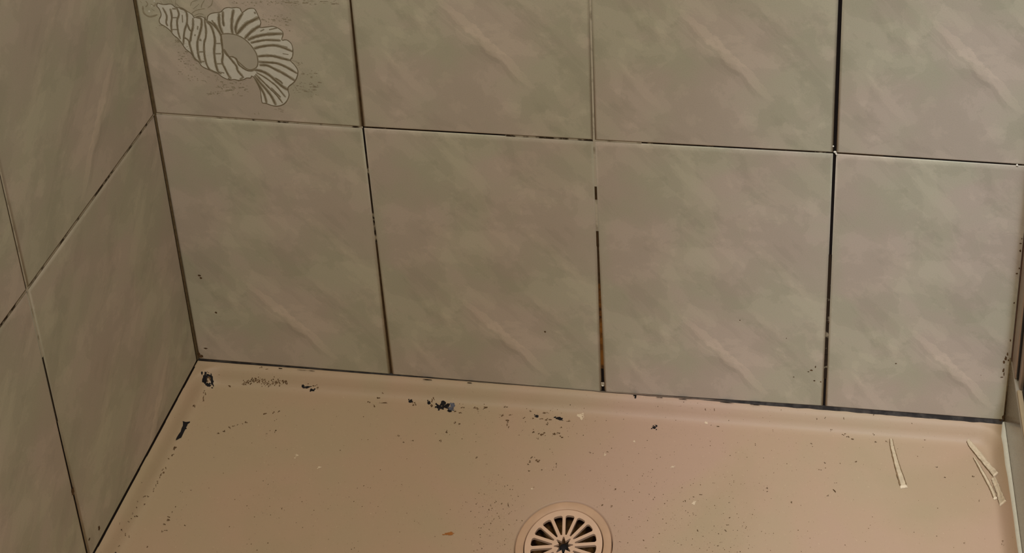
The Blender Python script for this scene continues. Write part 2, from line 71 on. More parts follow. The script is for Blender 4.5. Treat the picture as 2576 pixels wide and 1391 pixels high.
class NT:
    def __init__(s, name):
        s.m = bpy.data.materials.new(name); s.m.use_nodes = True
        s.t = s.m.node_tree; s.n = s.t.nodes; s.b = s.n['Principled BSDF']
    def node(s, kind, **kw):
        x = s.n.new(kind)
        for k, v in kw.items(): setattr(x, k, v)
        return x
    def link(s, a, b): s.t.links.new(a, b)
    def val(s, sock, v):
        if hasattr(v, 'is_output') or hasattr(v, 'links'): s.link(v, sock)
        else: sock.default_value = v
    def math(s, op, a, b=0.0, c=0.0, clamp=False):
        x = s.node('ShaderNodeMath', operation=op, use_clamp=clamp)
        for i, v in enumerate((a, b, c)): s.val(x.inputs[i], v)
        return x.outputs[0]
    def noise(s, vec, scale, detail=3.0, rough=0.5, dist=0.0, w=None):
        x = s.node('ShaderNodeTexNoise')
        if w is not None:
            x.noise_dimensions = '4D'; x.inputs['W'].default_value = w
        s.link(vec, x.inputs['Vector'])
        x.inputs['Scale'].default_value = scale; x.inputs['Detail'].default_value = detail
        x.inputs['Roughness'].default_value = rough; x.inputs['Distortion'].default_value = dist
        return x.outputs['Fac']
    def ramp(s, fac, stops, interp='LINEAR'):
        x = s.node('ShaderNodeValToRGB'); s.link(fac, x.inputs[0])
        x.color_ramp.interpolation = interp
        e = x.color_ramp.elements
        while len(e) < len(stops): e.new(0.5)
        for i, (p, c) in enumerate(stops):
            e[i].position = p
            e[i].color = c if len(c) == 4 else tuple(c) + (1,)
        return x.outputs[0]
    def mix(s, fac, a, b, mode='MIX'):
        x = s.node('ShaderNodeMix', data_type='RGBA', blend_type=mode)
        s.val(x.inputs[0], fac); s.val(x.inputs[6], a); s.val(x.inputs[7], b)
        return x.outputs[2]
    def mapping(s, vec, rot=(0, 0, 0), scale=(1, 1, 1), loc=(0, 0, 0)):
        x = s.node('ShaderNodeMapping'); s.link(vec, x.inputs['Vector'])
        x.inputs['Rotation'].default_value = rot; x.inputs['Scale'].default_value = scale
        x.inputs['Location'].default_value = loc
        return x.outputs[0]
    def obj(s): return s.node('ShaderNodeTexCoord').outputs['Object']
    def uv(s): return s.node('ShaderNodeTexCoord').outputs['UV']
    def bump(s, h, strength=0.2, dist=0.001):
        x = s.node('ShaderNodeBump'); s.link(h, x.inputs['Height'])
        x.inputs['Strength'].default_value = strength; x.inputs['Distance'].default_value = dist
        s.link(x.outputs[0], s.b.inputs['Normal'])
    def fin(s, col=None, rough=0.5, spec=0.4, metal=0.0):
        if col is not None: s.val(s.b.inputs['Base Color'], col)
        s.val(s.b.inputs['Roughness'], rough)
        s.b.inputs['Specular IOR Level'].default_value = spec
        s.b.inputs['Metallic'].default_value = metal
        return s.m

G = lambda v: (v, v, v, 1)
# ------------------------------------------------------------------ materials
def tile_material():
    s = NT('glazed_marbled_tile')
    uv = s.uv()                                    # decimetres inside each tile: the print repeats tile by tile
    big = s.noise(uv, 1.1, 3.0, 0.55, 0.4, w=3.1)
    hue = s.ramp(big, [(0.42, lin((186, 178, 155))), (0.50, lin((189, 177, 157))), (0.58, lin((192, 176, 159)))])
    mid = s.noise(uv, 1.9, 9.0, 0.62, 0.25, w=7.7)
    c = s.mix(s.ramp(mid, [(0.485, G(0)), (0.505, G(0.75)), (0.60, G(1))]), hue, s.mix(1.0, hue, (0.905, 0.91, 0.90, 1), 'MULTIPLY'))
    iso = s.mapping(s.mapping(uv, rot=(0, 0, math.radians(48))), scale=(0.65, 1.0, 1))
    cl = s.noise(iso, 2.3, 8.0, 0.6, 0.35, w=1.3)
    c = s.mix(s.ramp(cl, [(0.53, G(0)), (0.55, G(0.7)), (0.66, G(0.8))]), c, s.mix(1.0, c, (1.10, 1.10, 1.095, 1), 'MULTIPLY'))
    # cloudy patches that run down to the right like the print
    dg = s.mapping(s.mapping(uv, rot=(0, 0, math.radians(48))), scale=(0.45, 1.5, 1))
    cl2 = s.noise(dg, 2.0, 7.0, 0.62, 0.4, w=5.9)
    c = s.mix(s.ramp(cl2, [(0.42, G(0.7)), (0.445, G(0.5)), (0.465, G(0)), (1.0, G(0))]), c, s.mix(1.0, c, (0.91, 0.91, 0.905, 1), 'MULTIPLY'))
    # printed streaks: pale band with a darker shoulder
    xyz = s.node('ShaderNodeSeparateXYZ'); s.link(uv, xyz.inputs[0])
    wob = s.math('MULTIPLY', s.math('SUBTRACT', s.noise(uv, 5.0, 4.0, 0.6, 0.0, w=2.0), 0.5), 0.16)
    jag = s.noise(uv, 16.0, 3.0, 0.6, 0.0, w=4.0)
    for (x0, y0, x1, y1, hw, amt) in ((0.66, 1.44, 1.56, 0.44, 0.040, 1.0), (0.28, 1.42, 0.78, 0.86, 0.05, 0.45),
                                      (1.25, 2.30, 1.95, 1.55, 0.04, 0.5), (0.20, 0.85, 0.62, 0.30, 0.035, 0.35), (1.32, 1.50, 1.80, 1.02, 0.03, 0.35),
                                      (0.35, 2.35, 0.75, 1.95, 0.04, 0.3)):
        L = math.hypot(x1 - x0, y1 - y0); dx, dy = (x1 - x0) / L, (y1 - y0) / L
        px = s.math('SUBTRACT', xyz.outputs[0], x0); py = s.math('SUBTRACT', xyz.outputs[1], y0)
        al = s.math('DIVIDE', s.math('ADD', s.math('MULTIPLY', px, dx), s.math('MULTIPLY', py, dy)), L)
        ac = s.math('ADD', s.math('SUBTRACT', s.math('MULTIPLY', py, dx), s.math('MULTIPLY', px, dy)), wob)
        env = s.ramp(al, [(0.0, G(0)), (0.25, G(1)), (0.75, G(0.9)), (1.0, G(0))])
        wdt = s.math('MULTIPLY', s.math('MULTIPLY', s.math('ADD', env, 0.15), hw), s.math('ADD', jag, 0.5))
        core = s.math('LESS_THAN', s.math('ABSOLUTE', ac), wdt)
        soft = s.math('MULTIPLY', s.math('MULTIPLY', core, env), amt * 0.48)
        c = s.mix(soft, c, s.mix(1.0, c, (1.26, 1.25, 1.23, 1), 'MULTIPLY'))
        ac2 = s.math('ADD', ac, 0.055)
        core2 = s.math('LESS_THAN', s.math('ABSOLUTE', ac2), s.math('MULTIPLY', wdt, 0.6))
        c = s.mix(s.math('MULTIPLY', s.math('MULTIPLY', core2, env), amt * 0.45), c, s.mix(1.0, c, (0.84, 0.84, 0.82, 1), 'MULTIPLY'))
    grain = s.noise(s.obj(), 900.0, 2.0, 0.7)
    c = s.mix(s.ramp(grain, [(0.35, G(0.8)), (0.5, G(0)), (1.0, G(0))]), c, s.mix(1.0, c, (0.93, 0.93, 0.92, 1), 'MULTIPLY'))
    s.bump(s.noise(s.obj(), 60.0, 2.0, 0.5), 0.03, 0.002)
    return s.fin(c, 0.38, 0.30)

def grime(name, dark, pale, lo, hi, scale=60.0, w=0.0, rough=0.85):
    s = NT(name)
    f = s.noise(s.obj(), scale, 4.0, 0.6, 0.3, w=w)
    s.bump(f, 0.4, 0.001)
    return s.fin(s.ramp(f, [(lo, lin(dark)), (hi, lin(pale))]), rough, 0.2)

def plain(name, rgb, rough=0.6, spec=0.3, metal=0.0, var=0.08, scale=200.0):
    s = NT(name)
    f = s.noise(s.obj(), scale, 3.0, 0.6)
    c = lin(rgb)
    a = tuple(v * (1 - var) for v in c[:3]) + (1,); b = tuple(v * (1 + var) for v in c[:3]) + (1,)
    return s.fin(s.ramp(f, [(0.3, a), (0.7, b)]), rough, spec, metal)

def tray_material():
    s = NT('cast_tray_enamel')
    o = s.obj()
    a = s.noise(o, 4.5, 4.0, 0.6, 0.4, w=1.0)
    c = s.ramp(a, [(0.40, lin((163, 140, 111))), (0.50, lin((167, 139, 112))), (0.60, lin((169, 138, 115)))])
    ol = s.noise(o, 7.0, 4.0, 0.55, 0.3, w=9.0)          # faint olive soap film
    c = s.mix(s.ramp(ol, [(0.52, G(0)), (0.62, G(0.3))]), c, s.mix(1.0, c, lin((232, 240, 226)), 'MULTIPLY'))
    sp = s.noise(o, 600.0, 2.0, 0.5, 0.0, w=5.0)
    c = s.mix(s.ramp(sp, [(0.66, G(0)), (0.74, G(0.4))]), c, lin((132, 108, 78)))
    sp2 = s.noise(o, 700.0, 2.0, 0.5, 0.0, w=15.0)
    c = s.mix(s.ramp(sp2, [(0.68, G(0)), (0.76, G(0.35))]), c, lin((205, 180, 145)))
    s.bump(s.noise(o, 500.0, 3.0, 0.6), 0.12, 0.0006)
    return s.fin(c, 0.55, 0.28)

M_TILE = tile_material()
M_DIRTY = grime('mouldy_grout', (44, 32, 20), (150, 136, 112), 0.56, 0.66, 90.0)
M_MIXED = grime('half_clean_grout', (60, 48, 34), (176, 164, 142), 0.42, 0.50, 70.0, 3.0)
M_PALE = grime('pale_grout', (120, 106, 84), (188, 176, 154), 0.30, 0.48, 80.0, 5.0)
M_BLACK = plain('open_black_joint', (26, 20, 18), 0.9, 0.1)
M_BROWN = plain('brown_stained_grout', (66, 48, 28), 0.85, 0.15, var=0.3)
M_CRUMB = plain('white_grout_crumb', (226, 216, 198), 0.8, 0.2)
M_CORNER = plain('brown_corner_grout', (104, 86, 60), 0.85, 0.15, var=0.25)
M_RUST = grime('rust_stained_grout', (36, 24, 14), (128, 82, 30), 0.40, 0.55, 60.0, 7.0)
M_GREY = grime('grey_sealant', (40, 35, 32), (84, 76, 68), 0.45, 0.75, 60.0, 2.0)
M_WHITE = plain('white_sealant', (216, 213, 198), 0.5, 0.4, var=0.05, scale=400)
M_TRAY = tray_material()
M_MOULD = plain('black_mould', (24, 20, 20), 0.8, 0.2, var=0.4)
M_STAIN = plain('brown_mould', (92, 68, 44), 0.85, 0.15, var=0.35)
M_BLUE = plain('grey_blue_mould', (84, 84, 92), 0.85, 0.15, var=0.35)
M_CHIP = plain('pale_chip', (200, 176, 146), 0.7, 0.2)
M_RUSTY = plain('rust_fleck', (150, 92, 44), 0.8, 0.2)

# ------------------------------------------------------------------ object helpers
def link_mesh(name, bm, mats, parent=None, smooth=True, kind=None, label=None, category=None, group=None):
    for v in bm.verts: v.co *= K
    me = bpy.data.meshes.new(name)
    bm.normal_update()
    bm.to_mesh(me); bm.free()
    for m in (mats if isinstance(mats, (list, tuple)) else [mats]): me.materials.append(m)
    if smooth:
        for p in me.polygons: p.use_smooth = True
    o = bpy.data.objects.new(name, me); COL.objects.link(o)
    if parent: 
        o.parent = parent
        o.matrix_parent_inverse = parent.matrix_basis.inverted()
    tag(o, label, category, group, kind)
    return o

def tag(o, label=None, category=None, group=None, kind=None):
    if label: o['label'] = label
    if category: o['category'] = category
    if group: o['group'] = group
    if kind: o['kind'] = kind

def empty(name, loc, label, category, group=None, kind=None):
    o = bpy.data.objects.new(name, None); COL.objects.link(o)
    o.empty_display_size = 0.02
    o.location = tuple(v * K for v in loc)
    tag(o, label, category, group, kind)
    return o

def box(bm, x0, x1, y0, y1, z0, z1, mat=0):
    r = bmesh.ops.create_cube(bm, size=1.0)
    for v in r['verts']:
        v.co = Vector((x0 + (v.co.x + .5) * (x1 - x0), y0 + (v.co.y + .5) * (y1 - y0), z0 + (v.co.z + .5) * (z1 - z0)))
    for f in {f for v in r['verts'] for f in v.link_faces}: f.material_index = mat
    return r['verts']

def bevelled_box(bm, *a, r=0.6, seg=2, mat=0):
    vs = box(bm, *a, mat=mat)
    es = list({e for v in vs for e in v.link_edges})
    bmesh.ops.bevel(bm, geom=es, offset=r, segments=seg, affect='EDGES', profile=0.5)

# wall maps: (u along the wall, v up, d out of the wall) -> point
BACK = lambda u, v, d: Vector((u, -d, v))
LEFT = lambda u, v, d: Vector((d, -u, v))        # u = distance from the corner towards the viewer
CURB_X = 746.0

PROFILE = ((0.0, -1.9), (0.2, -1.15), (1.4, -0.62), (2.8, -0.22), (3.7, -0.05), (4.4, 0.0), (5.2, 0.0))

def add_tile(bm, uvl, to3, q, origin, flip=False):
    """q = corners (u, v) bottom-left, bottom-right, top-right, top-left."""
    q = [Vector(p) for p in q]
    du = (q[1] - q[0]).normalized(); dv = (q[3] - q[0]).normalized()
    rings = []
    for ins, d in PROFILE:
        ring = []
        for p, su, sv in zip(q, (.5, -.5, -.5, .5), (.4, .4, -1, -1)):
            w = p + du * (su * ins) + dv * (sv * ins)
            ring.append((bm.verts.new(to3(w.x, w.y, d)), w))
        rings.append(ring)
    faces = []
    for a, b in zip(rings, rings[1:]):
        for i in range(4):
            j = (i + 1) % 4
            faces.append([a[i], a[j], b[j], b[i]])
    faces.append(rings[-1])
    for f in faces:
        if flip: f = f[::-1]
        face = bm.faces.new([x[0] for x in f])
        for lp, x in zip(face.loops, f):
            lp[uvl].uv = ((x[1].x - origin[0]) / 100.0, (x[1].y - origin[1]) / 100.0)

def strip(bm, to3, a, b, wa, wb, d, mat, flip=False):
    """a flat joint filling from a to b (u, v), widths wa, wb, sunk to depth d"""
    a, b = Vector(a), Vector(b)
    t = (b - a).normalized(); n = Vector((-t.y, t.x))
    vs = [bm.verts.new(to3(*(p + n * s), d)) for p, s in ((a, -wa / 2), (b, -wb / 2), (b, wb / 2), (a, wa / 2))]
    f = bm.faces.new(vs if not flip else vs[::-1]); f.material_index = mat

# ------------------------------------------------------------------ back wall
WALL_TOP = 2400.0
# joints on the back wall: u at the foot / first row line / second row line, and the gap widths there
VJ = [((0.0, 0.1, 0.0), (1.4, 1.2, 1.4)), ((186.1, 184.9, 187.4), (1.7, 1.5, 1.2)), ((384.7, 384.9, 387.4), (2.4, 1.2, 1.0)),
      ((586.1, 586.6, 586.0), (1.9, 2.5, 3.3)), ((786.5, 786.5, 786.5), (2, 2, 2)), ((986.5,) * 3, (2, 2, 2)), ((1186.5,) * 3, (2, 2, 2)), ((1386.5,) * 3, (2, 2, 2)), ((1586.5,) * 3, (2, 2, 2)), ((1786.5,) * 3, (2, 2, 2))]
ROWV = [0.0, 280.0, 560.0, 840.0, 1120.0, 1400.0, 1680.0, 1960.0, 2240.0, 2400.0]
FOOT = [0.9, -0.2, -2.0, 0.9, 0.4, 0, 0, 0, 0, 0]           # v of the tile feet at each joint
ROW1 = [280.3, 278.8, 279.6, 281.4, 280.3, 280, 280, 280, 280, 280]

FG = [0.2, 0.2, 0.4, 0.7, 1.0, 1, 1, 1, 1, 1]
bm = bmesh.new(); uvl = bm.loops.layers.uv.new('tile')
for c in range(len(VJ) - 1):
    for r in range(len(ROWV) - 1):
        (ua, ga), (ub, gb) = VJ[c], VJ[c + 1]
        k0, k1 = min(r, 2), min(r + 1, 2)
        vb = (FOOT[c], FOOT[c + 1]) if r == 0 else ((ROW1[c], ROW1[c + 1]) if r == 1 else (ROWV[r],) * 2)
        vt = (ROW1[c], ROW1[c + 1]) if r == 0 else (ROWV[r + 1],) * 2
        gv = 0.55
        q = [(ua[k0] + ga[k0] / 2, vb[0] + (gv if r else FG[c])), (ub[k0] - gb[k0] / 2, vb[1] + (gv if r else FG[c + 1])),
             (ub[k1] - gb[k1] / 2, vt[1] - gv), (ua[k1] + ga[k1] / 2, vt[0] - gv)]
        if c == 0: q[0] = (0.5, q[0][1]); q[3] = (0.5, q[3][1])
        org = (ua[0] if c else -14.0, vb[0] - (37.0 if r == 0 else 0.0))
        add_tile(bm, uvl, BACK, q, org)
box(bm, -60, 1786, 2.6, 60, -60, 2400)
wall_back = link_mesh('wall_back', bm, M_TILE, kind='structure')

bm = bmesh.new()
for u, v, w, h in ():
    pass
MI = dict(dirty=0, mixed=1, pale=2, black=3, brown=4, rust=5)
def vjoint(c, r, mat, a=0.0, b=1.0, d=-1.2, extra=0.6):
    (u, g) = VJ[c]; k0, k1 = min(r, 2), min(r + 1, 2)
    v0 = FOOT[c] if r == 0 else (ROW1[c] if r == 1 else ROWV[r]); v1 = ROW1[c] if r == 0 else ROWV[r + 1]
    P = lambda t: (u[k0] + (u[k1] - u[k0]) * t, v0 + (v1 - v0) * t)
    Wd = lambda t: g[k0] + (g[k1] - g[k0]) * t + extra
    strip(bm, BACK, P(a), P(b), Wd(a), Wd(b), d, MI[mat])
def hjoint(c, r, mat, a=0.0, b=1.0, d=-1.2, w=1.8):
    v = (ROW1[c], ROW1[c + 1]) if r == 1 else (ROWV[r],) * 2
    u0, u1 = VJ[c][0][min(r, 2)], VJ[c + 1][0][min(r, 2)]
    P = lambda t: (u0 + (u1 - u0) * t, v[0] + (v[1] - v[0]) * t)
    strip(bm, BACK, P(a), P(b), w, w, d, MI[mat])
rnd = random.Random(4)
for c in range(1, len(VJ)):
    for r in range(len(ROWV) - 1):
        if c == 1 and r == 0:
            vjoint(c, r, 'brown', 0, 0.55); vjoint(c, r, 'dirty', 0.55, 0.9); vjoint(c, r, 'black', 0.9, 1)
        elif c == 1: vjoint(c, r, 'brown')
        elif c == 2 and r == 0:
            vjoint(c, r, 'black', 0, 0.03); vjoint(c, r, 'pale', 0.03, 0.045, d=-0.3); vjoint(c, r, 'black', 0.045, 0.10)
            vjoint(c, r, 'rust', 0.10, 0.45); vjoint(c, r, 'brown', 0.45, 0.6); vjoint(c, r, 'brown', 0.6, 0.66, d=-0.7); vjoint(c, r, 'pale', 0.66, 0.78, d=-0.5); vjoint(c, r, 'brown', 0.78, 0.83, d=-0.6); vjoint(c, r, 'pale', 0.83, 1.0, d=-0.5)
        elif c == 2: vjoint(c, r, 'pale', d=-0.45)
        elif c == 3 and r == 0:
            vjoint(c, r, 'black', 0.0, 0.12); vjoint(c, r, 'dirty', 0.12, 0.22, d=-0.5); vjoint(c, r, 'dirty', 0.22, 0.62, d=-0.8)
            vjoint(c, r, 'black', 0.62, 1.0)
        elif c == 3: vjoint(c, r, 'black')
        else: vjoint(c, r, 'mixed')
for c in range(len(VJ) - 1):
    for r in range(1, len(ROWV) - 1):
        if r == 1:
            segs = {0: [('pale', 0, .45), ('mixed', .45, 1)], 1: [('dirty', 0, .3), ('black', .3, .62), ('mixed', .62, 1)],
                    2: [('pale', 0, .2), ('dirty', .2, .5), ('black', .5, .7), ('dirty', .7, 1)], 3: [('brown', 0, .2), ('black', .2, .72), ('dirty', .72, 1)]}.get(c, [('mixed', 0, 1)])
            for m, a, b in segs: hjoint(c, r, m, a, b, d=-0.8 if m in ('pale', 'mixed') else -1.2)
        else: hjoint(c, r, 'mixed')
# the inside corner against the left wall
strip(bm, BACK, (0.0, 280), (0.0, 2400), 2.6, 2.6, -0.45, 6); strip(bm, BACK, (0.0, 0), (0.0, 280), 2.2, 2.2, -0.3, 6)
# white crumbs of grout where four tiles meet
grout = link_mesh('grout', bm, [M_DIRTY, M_MIXED, M_PALE, M_BLACK, M_BROWN, M_RUST, M_CORNER], wall_back)

bm = bmesh.new()
rc = random.Random(3)
def crumb(u, v, r):
    n = 8; cen = bm.verts.new(BACK(u, v, 0.5)); ring = []
    for k in range(n):
        a = k * math.tau / n; q = r * (0.6 + 0.6 * rc.random())
        ring.append(bm.verts.new(BACK(u + q * math.cos(a), v + q * math.sin(a), -0.5)))
    for k in range(n): bm.faces.new([cen, ring[(k + 1) % n], ring[k]])
for u, v, r in ((586.9, 282.6, 1.5), (585.3, 288.4, .9), (587.6, 281.2, 1.0), (735.4, 280.6, 1.1), (384.7, 6.2, 1.3), (588.0, 280.4, .8)): crumb(u, v, r)
link_mesh('grout_crumbs', bm, M_CRUMB, wall_back, label='white crumbs of grout left in the joints')

# foot joint between the tiles and the tray: a ragged grey line, thin on the left and wide on the right
bm = bmesh.new()
N = 260
rows = []
for i in range(N + 1):
    x = 0.5 + (CURB_X - 1.5) * i / N
    t = x / CURB_X
    w = 0.12 + 0.12 * math.sin(x * .05) + max(0, t - 0.40) * 2.7
    w *= 0.85 + 0.4 * mn.noise(Vector((x * .09, 0, 0)))
    j = min(range(4), key=lambda k: abs((0, 186, 385, 586)[k] - x))
    cs = [0, 186, 385, 586, 786]
    k = max(i2 for i2 in range(4) if cs[i2] <= x + 1e-6)
    f = FOOT[k] + (FOOT[k + 1] - FOOT[k]) * (x - cs[k]) / (cs[k + 1] - cs[k])
    lo = -0.25 * 0 - 0.3
    rows.append([Vector((x, 0.9, f + 1.6)), Vector((x, -0.15, f + 0.25)), Vector((x, -0.25 - w * 0.9, 0.25)), Vector((x, -0.35 - w * 1.35, -0.3))])
vv = [[bm.verts.new(p) for p in r] for r in rows]
for i in range(N):
    for j in range(3): bm.faces.new([vv[i][j + 1], vv[i + 1][j + 1], vv[i + 1][j], vv[i][j]])
link_mesh('foot_joint', bm, M_GREY, wall_back, label='dark grey mouldy joint along the foot of the tiles')

# ------------------------------------------------------------------ sea shell printed on the tile by the corner
M_SHELL = plain('shell_print_pale', (212, 206, 191), 0.4, 0.3, var=0.05, scale=120)
M_MOUTH = plain('shell_print_mouth', (182, 172, 154), 0.4, 0.3, var=0.03, scale=120)
M_LINE = plain('shell_print_line', (126, 112, 88), 0.45, 0.3, var=0.16, scale=300)
M_HALF = plain('shell_print_half_tone', (166, 156, 136), 0.45, 0.3, var=0.08, scale=300)
M_FINE = plain('shell_print_fine_line', (156, 144, 120), 0.45, 0.3, var=0.12, scale=300)

def smooth_line(pts, n=5):
    P = [Vector(p) for p in pts]
    if len(P) < 3: return P
    out = []
    for i in range(len(P) - 1):
        p0, p1, p2, p3 = P[max(i - 1, 0)], P[i], P[i + 1], P[min(i + 2, len(P) - 1)]
        for k in range(n):
            t = k / n
            out.append(0.5 * ((2 * p1) + (p2 - p0) * t + (2 * p0 - 5 * p1 + 4 * p2 - p3) * t * t + (3 * p1 - p0 - 3 * p2 + p3) * t ** 3))
    out.append(P[-1])
    return out

def ribbon(bm, pts, w, d, rnd, n=5, taper=0.45):
    L = smooth_line(pts, n)
    rows = []
    for i, p in enumerate(L):
        t = (L[min(i + 1, len(L) - 1)] - L[max(i - 1, 0)])
        if t.length < 1e-6: continue
        t.normalize(); nn = Vector((-t.y, t.x))
        e = min(1.0, taper + 1.1 * min(i, len(L) - 1 - i) / max(1, len(L) * 0.25))
        ww = w * 0.5 * e * (0.82 + 0.36 * rnd.random())
        rows.append([bm.verts.new(BACK(*(p + nn * s * ww), dd)) for s, dd in ((-1, d - 0.05), (-0.4, d), (0.4, d), (1, d - 0.05))])
    for a, b in zip(rows, rows[1:]):
        for k in range(3): bm.faces.new([a[k + 1], a[k], b[k], b[k + 1]])

def patch(bm, poly, d):
    L = [Vector(p) for p in poly]
    vs = [bm.verts.new(BACK(p.x, p.y, d)) for p in L]
    es = [bm.edges.new((vs[i], vs[(i + 1) % len(vs)])) for i in range(len(vs))]
    r = bmesh.ops.triangle_fill(bm, edges=es, use_beauty=True)
    for f in r['geom']:
        if isinstance(f, bmesh.types.BMFace) and f.normal.y > 0: f.normal_flip()
    sk = [bm.verts.new(BACK(p.x, p.y, 0.0)) for p in L]
    for i in range(len(vs)):
        j = (i + 1) % len(vs)
        try: bm.faces.new([vs[i], vs[j], sk[j], sk[i]])
        except ValueError: pass

rs = random.Random(11)
bm = bmesh.new()
closed = [Vector(p) for p in OUTLINE]
so = smooth_line(OUTLINE + [OUTLINE[0]], 3)[:-1]
patch(bm, so, 0.10)
for c, r in TIPLIGHT:
    patch(bm, [(c[0] + r * .5 * math.cos(a) * (0.8 + .4 * rs.random()), c[1] + r * .5 * math.sin(a)) for a in [k * math.tau / 10 for k in range(10)]], 0.14)
shell = link_mesh('shell_print', bm, M_SHELL, wall_back, smooth=False, label='pale ribbed sea shell printed on the corner tile')
bm = bmesh.new()
patch(bm, smooth_line(MOUTH + [MOUTH[0]], 3)[:-1], 0.16)
link_mesh('shell_mouth', bm, M_MOUTH, shell, smooth=False)
bm = bmesh.new()
ribbon(bm, OUTLINE + [OUTLINE[0]], 0.75, 0.26, rs, 3, 1.0)
ribbon(bm, MOUTH + [MOUTH[0]], 0.65, 0.26, rs, 3, 1.0)
for i, (pts, w) in enumerate(STROKES): ribbon(bm, pts, w * 1.1, 0.25 + 0.001 * i, rs, taper=.3)
link_mesh('shell_lines', bm, M_LINE, shell)
bm = bmesh.new()
ribbon(bm, MOUTH + [MOUTH[0]], 1.5, 0.19, rs, 3, 1.0)
for i, (pts, w) in enumerate(STROKES): ribbon(bm, pts, w * 2.1 + .25, 0.17 + 0.0005 * i, rs, taper=.7)
link_mesh('shell_shading', bm, M_HALF, shell)
bm = bmesh.new()
for pts, w in FINE: ribbon(bm, pts, w, 0.12, rs)
for pts, w in TIP: ribbon(bm, pts, w * 0.9, 0.11, rs)
for (qa, qb, qc, qd, n) in SANDBOX:
    a, b, c_, d_ = Vector(qa), Vector(qb), Vector(qc), Vector(qd)
    for k in range(int(n * 1.5)):
        e1, e2 = rs.random(), min(1, max(0, rs.gauss(.5, .25)))
        u, v = (a * (1 - e1) + b * e1) * (1 - e2) + (d_ * (1 - e1) + c_ * e1) * e2
        l = 0.25 + 1.5 * rs.random() ** 2.5
        ribbon(bm, [(u - l, v + rs.uniform(-.2, .2)), (u, v), (u + l, v + rs.uniform(-.2, .2) - .05 * l)], 0.35 + 0.8 * rs.random() ** 2, 0.11, rs, 3, 0.5)
link_mesh('sand_print', bm, M_FINE, wall_back, label='fine brown sand strokes printed around the shell')

# mould flecks on the tiles
def wall_blob(bm, to3, c, rx, rz, rnd, d=0.12):
    n = 12; cen = bm.verts.new(to3(c[0], c[1], d + 0.08))
    ring = []
    for k in range(n):
        a = k * math.tau / n; s = 0.65 + 0.6 * rnd.random()
        ring.append(bm.verts.new(to3(c[0] + rx * s * math.cos(a), c[1] + rz * s * math.sin(a), d)))
    for k in range(n): bm.faces.new([cen, ring[k], ring[(k + 1) % n]])
bm = bmesh.new()
for c, rx, rz in WALLMARK: wall_blob(bm, BACK, c, max(rx * .8, .3), max(rz * .8, .3), rs)
link_mesh('mould_flecks', bm, M_STAIN, wall_back, label='brown mould flecks low on the tiles')
bm = bmesh.new()
for x, w, h in BASEBLOB: wall_blob(bm, lambda u, v, d: Vector((u, -2.0 - d - (v) * .4, 0.2 + d + v * .6)), (x, 0), w, h, rs, 0.3)
link_mesh('black_mould_flecks', bm, M_MOULD, wall_back)

# ------------------------------------------------------------------ left wall
LU = [0.0, 200.0, 400.0, 600.0, 800.0, 1000.0, 1200.0, 1400.0, 1600.0]
bm = bmesh.new(); uvl = bm.loops.layers.uv.new('tile')
for c in range(len(LU) - 1):
    for r in range(len(ROWV) - 1):
        g = 0.45; gv = 0.55
        u0 = LU[c] + (g if c else 0.5)
        q = [(u0, ROWV[r] + (gv if r else 0.8)), (LU[c + 1] - g, ROWV[r] + (gv if r else 0.8)), (LU[c + 1] - g, ROWV[r + 1] - gv), (u0, ROWV[r + 1] - gv)]
        add_tile(bm, uvl, LEFT, q, (LU[c] - 30, ROWV[r] - 40 - 37 * (r == 0)), flip=False)
box(bm, -60, -2.6, -1600, 60, -60, 2400)
wall_left = link_mesh('wall_left', bm, M_TILE, kind='structure')
bm = bmesh.new()
for c in range(1, len(LU)):
    strip(bm, LEFT, (LU[c], 0), (LU[c], 150), 1.6, 1.6, -1.0, MI['black'])
    strip(bm, LEFT, (LU[c], 150), (LU[c], 215), 1.6, 1.6, -0.6, MI['dirty'])
    strip(bm, LEFT, (LU[c], 215), (LU[c], 2400), 1.6, 1.6, -0.4, MI['pale'])
for r in range(1, len(ROWV) - 1):
    strip(bm, LEFT, (0, ROWV[r]), (1600, ROWV[r]), 1.8, 1.8, -0.5, MI['mixed'])
for i in range(80):                                  # dark line where the wall meets the tray
    u0, u1 = 8 + i * 12, 20 + i * 12
    w = 0.75 + 0.55 * mn.noise(Vector((i * .7, 3, 0)))
    vs = [bm.verts.new(p) for p in (Vector((0.1, -u0, 1.6)), Vector((0.1, -u1, 1.6)), Vector((w, -u1, 0.15)), Vector((w, -u0, 0.15)))]
    bm.faces.new(vs).material_index = MI['black']
link_mesh('grout', bm, [M_DIRTY, M_MIXED, M_PALE, M_BLACK, M_BROWN, M_RUST], wall_left)
bm = bmesh.new()
for c, rx, rz in LEFTMARK: wall_blob(bm, LEFT, (-c[0], c[1]), max(rx, .8), max(rz, 1), rs)
link_mesh('mould_flecks', bm, M_STAIN, wall_left)

# ------------------------------------------------------------------ shower tray
TRAY_D = 920.0
DRAIN = (374.4, -142.6)
PTS = ((0, 0), (2, -.5), (5, -2), (8, -5), (11, -8.6), (14, -11), (17, -11.9), (20, -12), (1e6, -12))
def prof(d):
    if d <= 0: return 0.0
    for (a, b), (c, e) in zip(PTS, PTS[1:]):
        if d <= c: return b + (e - b) * (d - a) / (c - a)
    return -12.0
def tray_d(x, y):
    a = [x, CURB_X - x, -y, TRAY_D + y]
    a = sorted(a)[:2]
    R_ = 26.0
    if a[0] < R_ and a[1] < R_:
        return max(min(a[0], 3), R_ - math.hypot(R_ - a[0], R_ - a[1])) if a[0] > 0 else a[0]
    return a[0]
def tray_z(x, y):
    dd = tray_d(x, y)
    rd = math.hypot(x - DRAIN[0], y - DRAIN[1])
    sink = -0.8 * max(0.0, 1 - max(0.0, rd - 41) / 8.0) if rd < 49 else 0.0
    return prof(dd) + sink
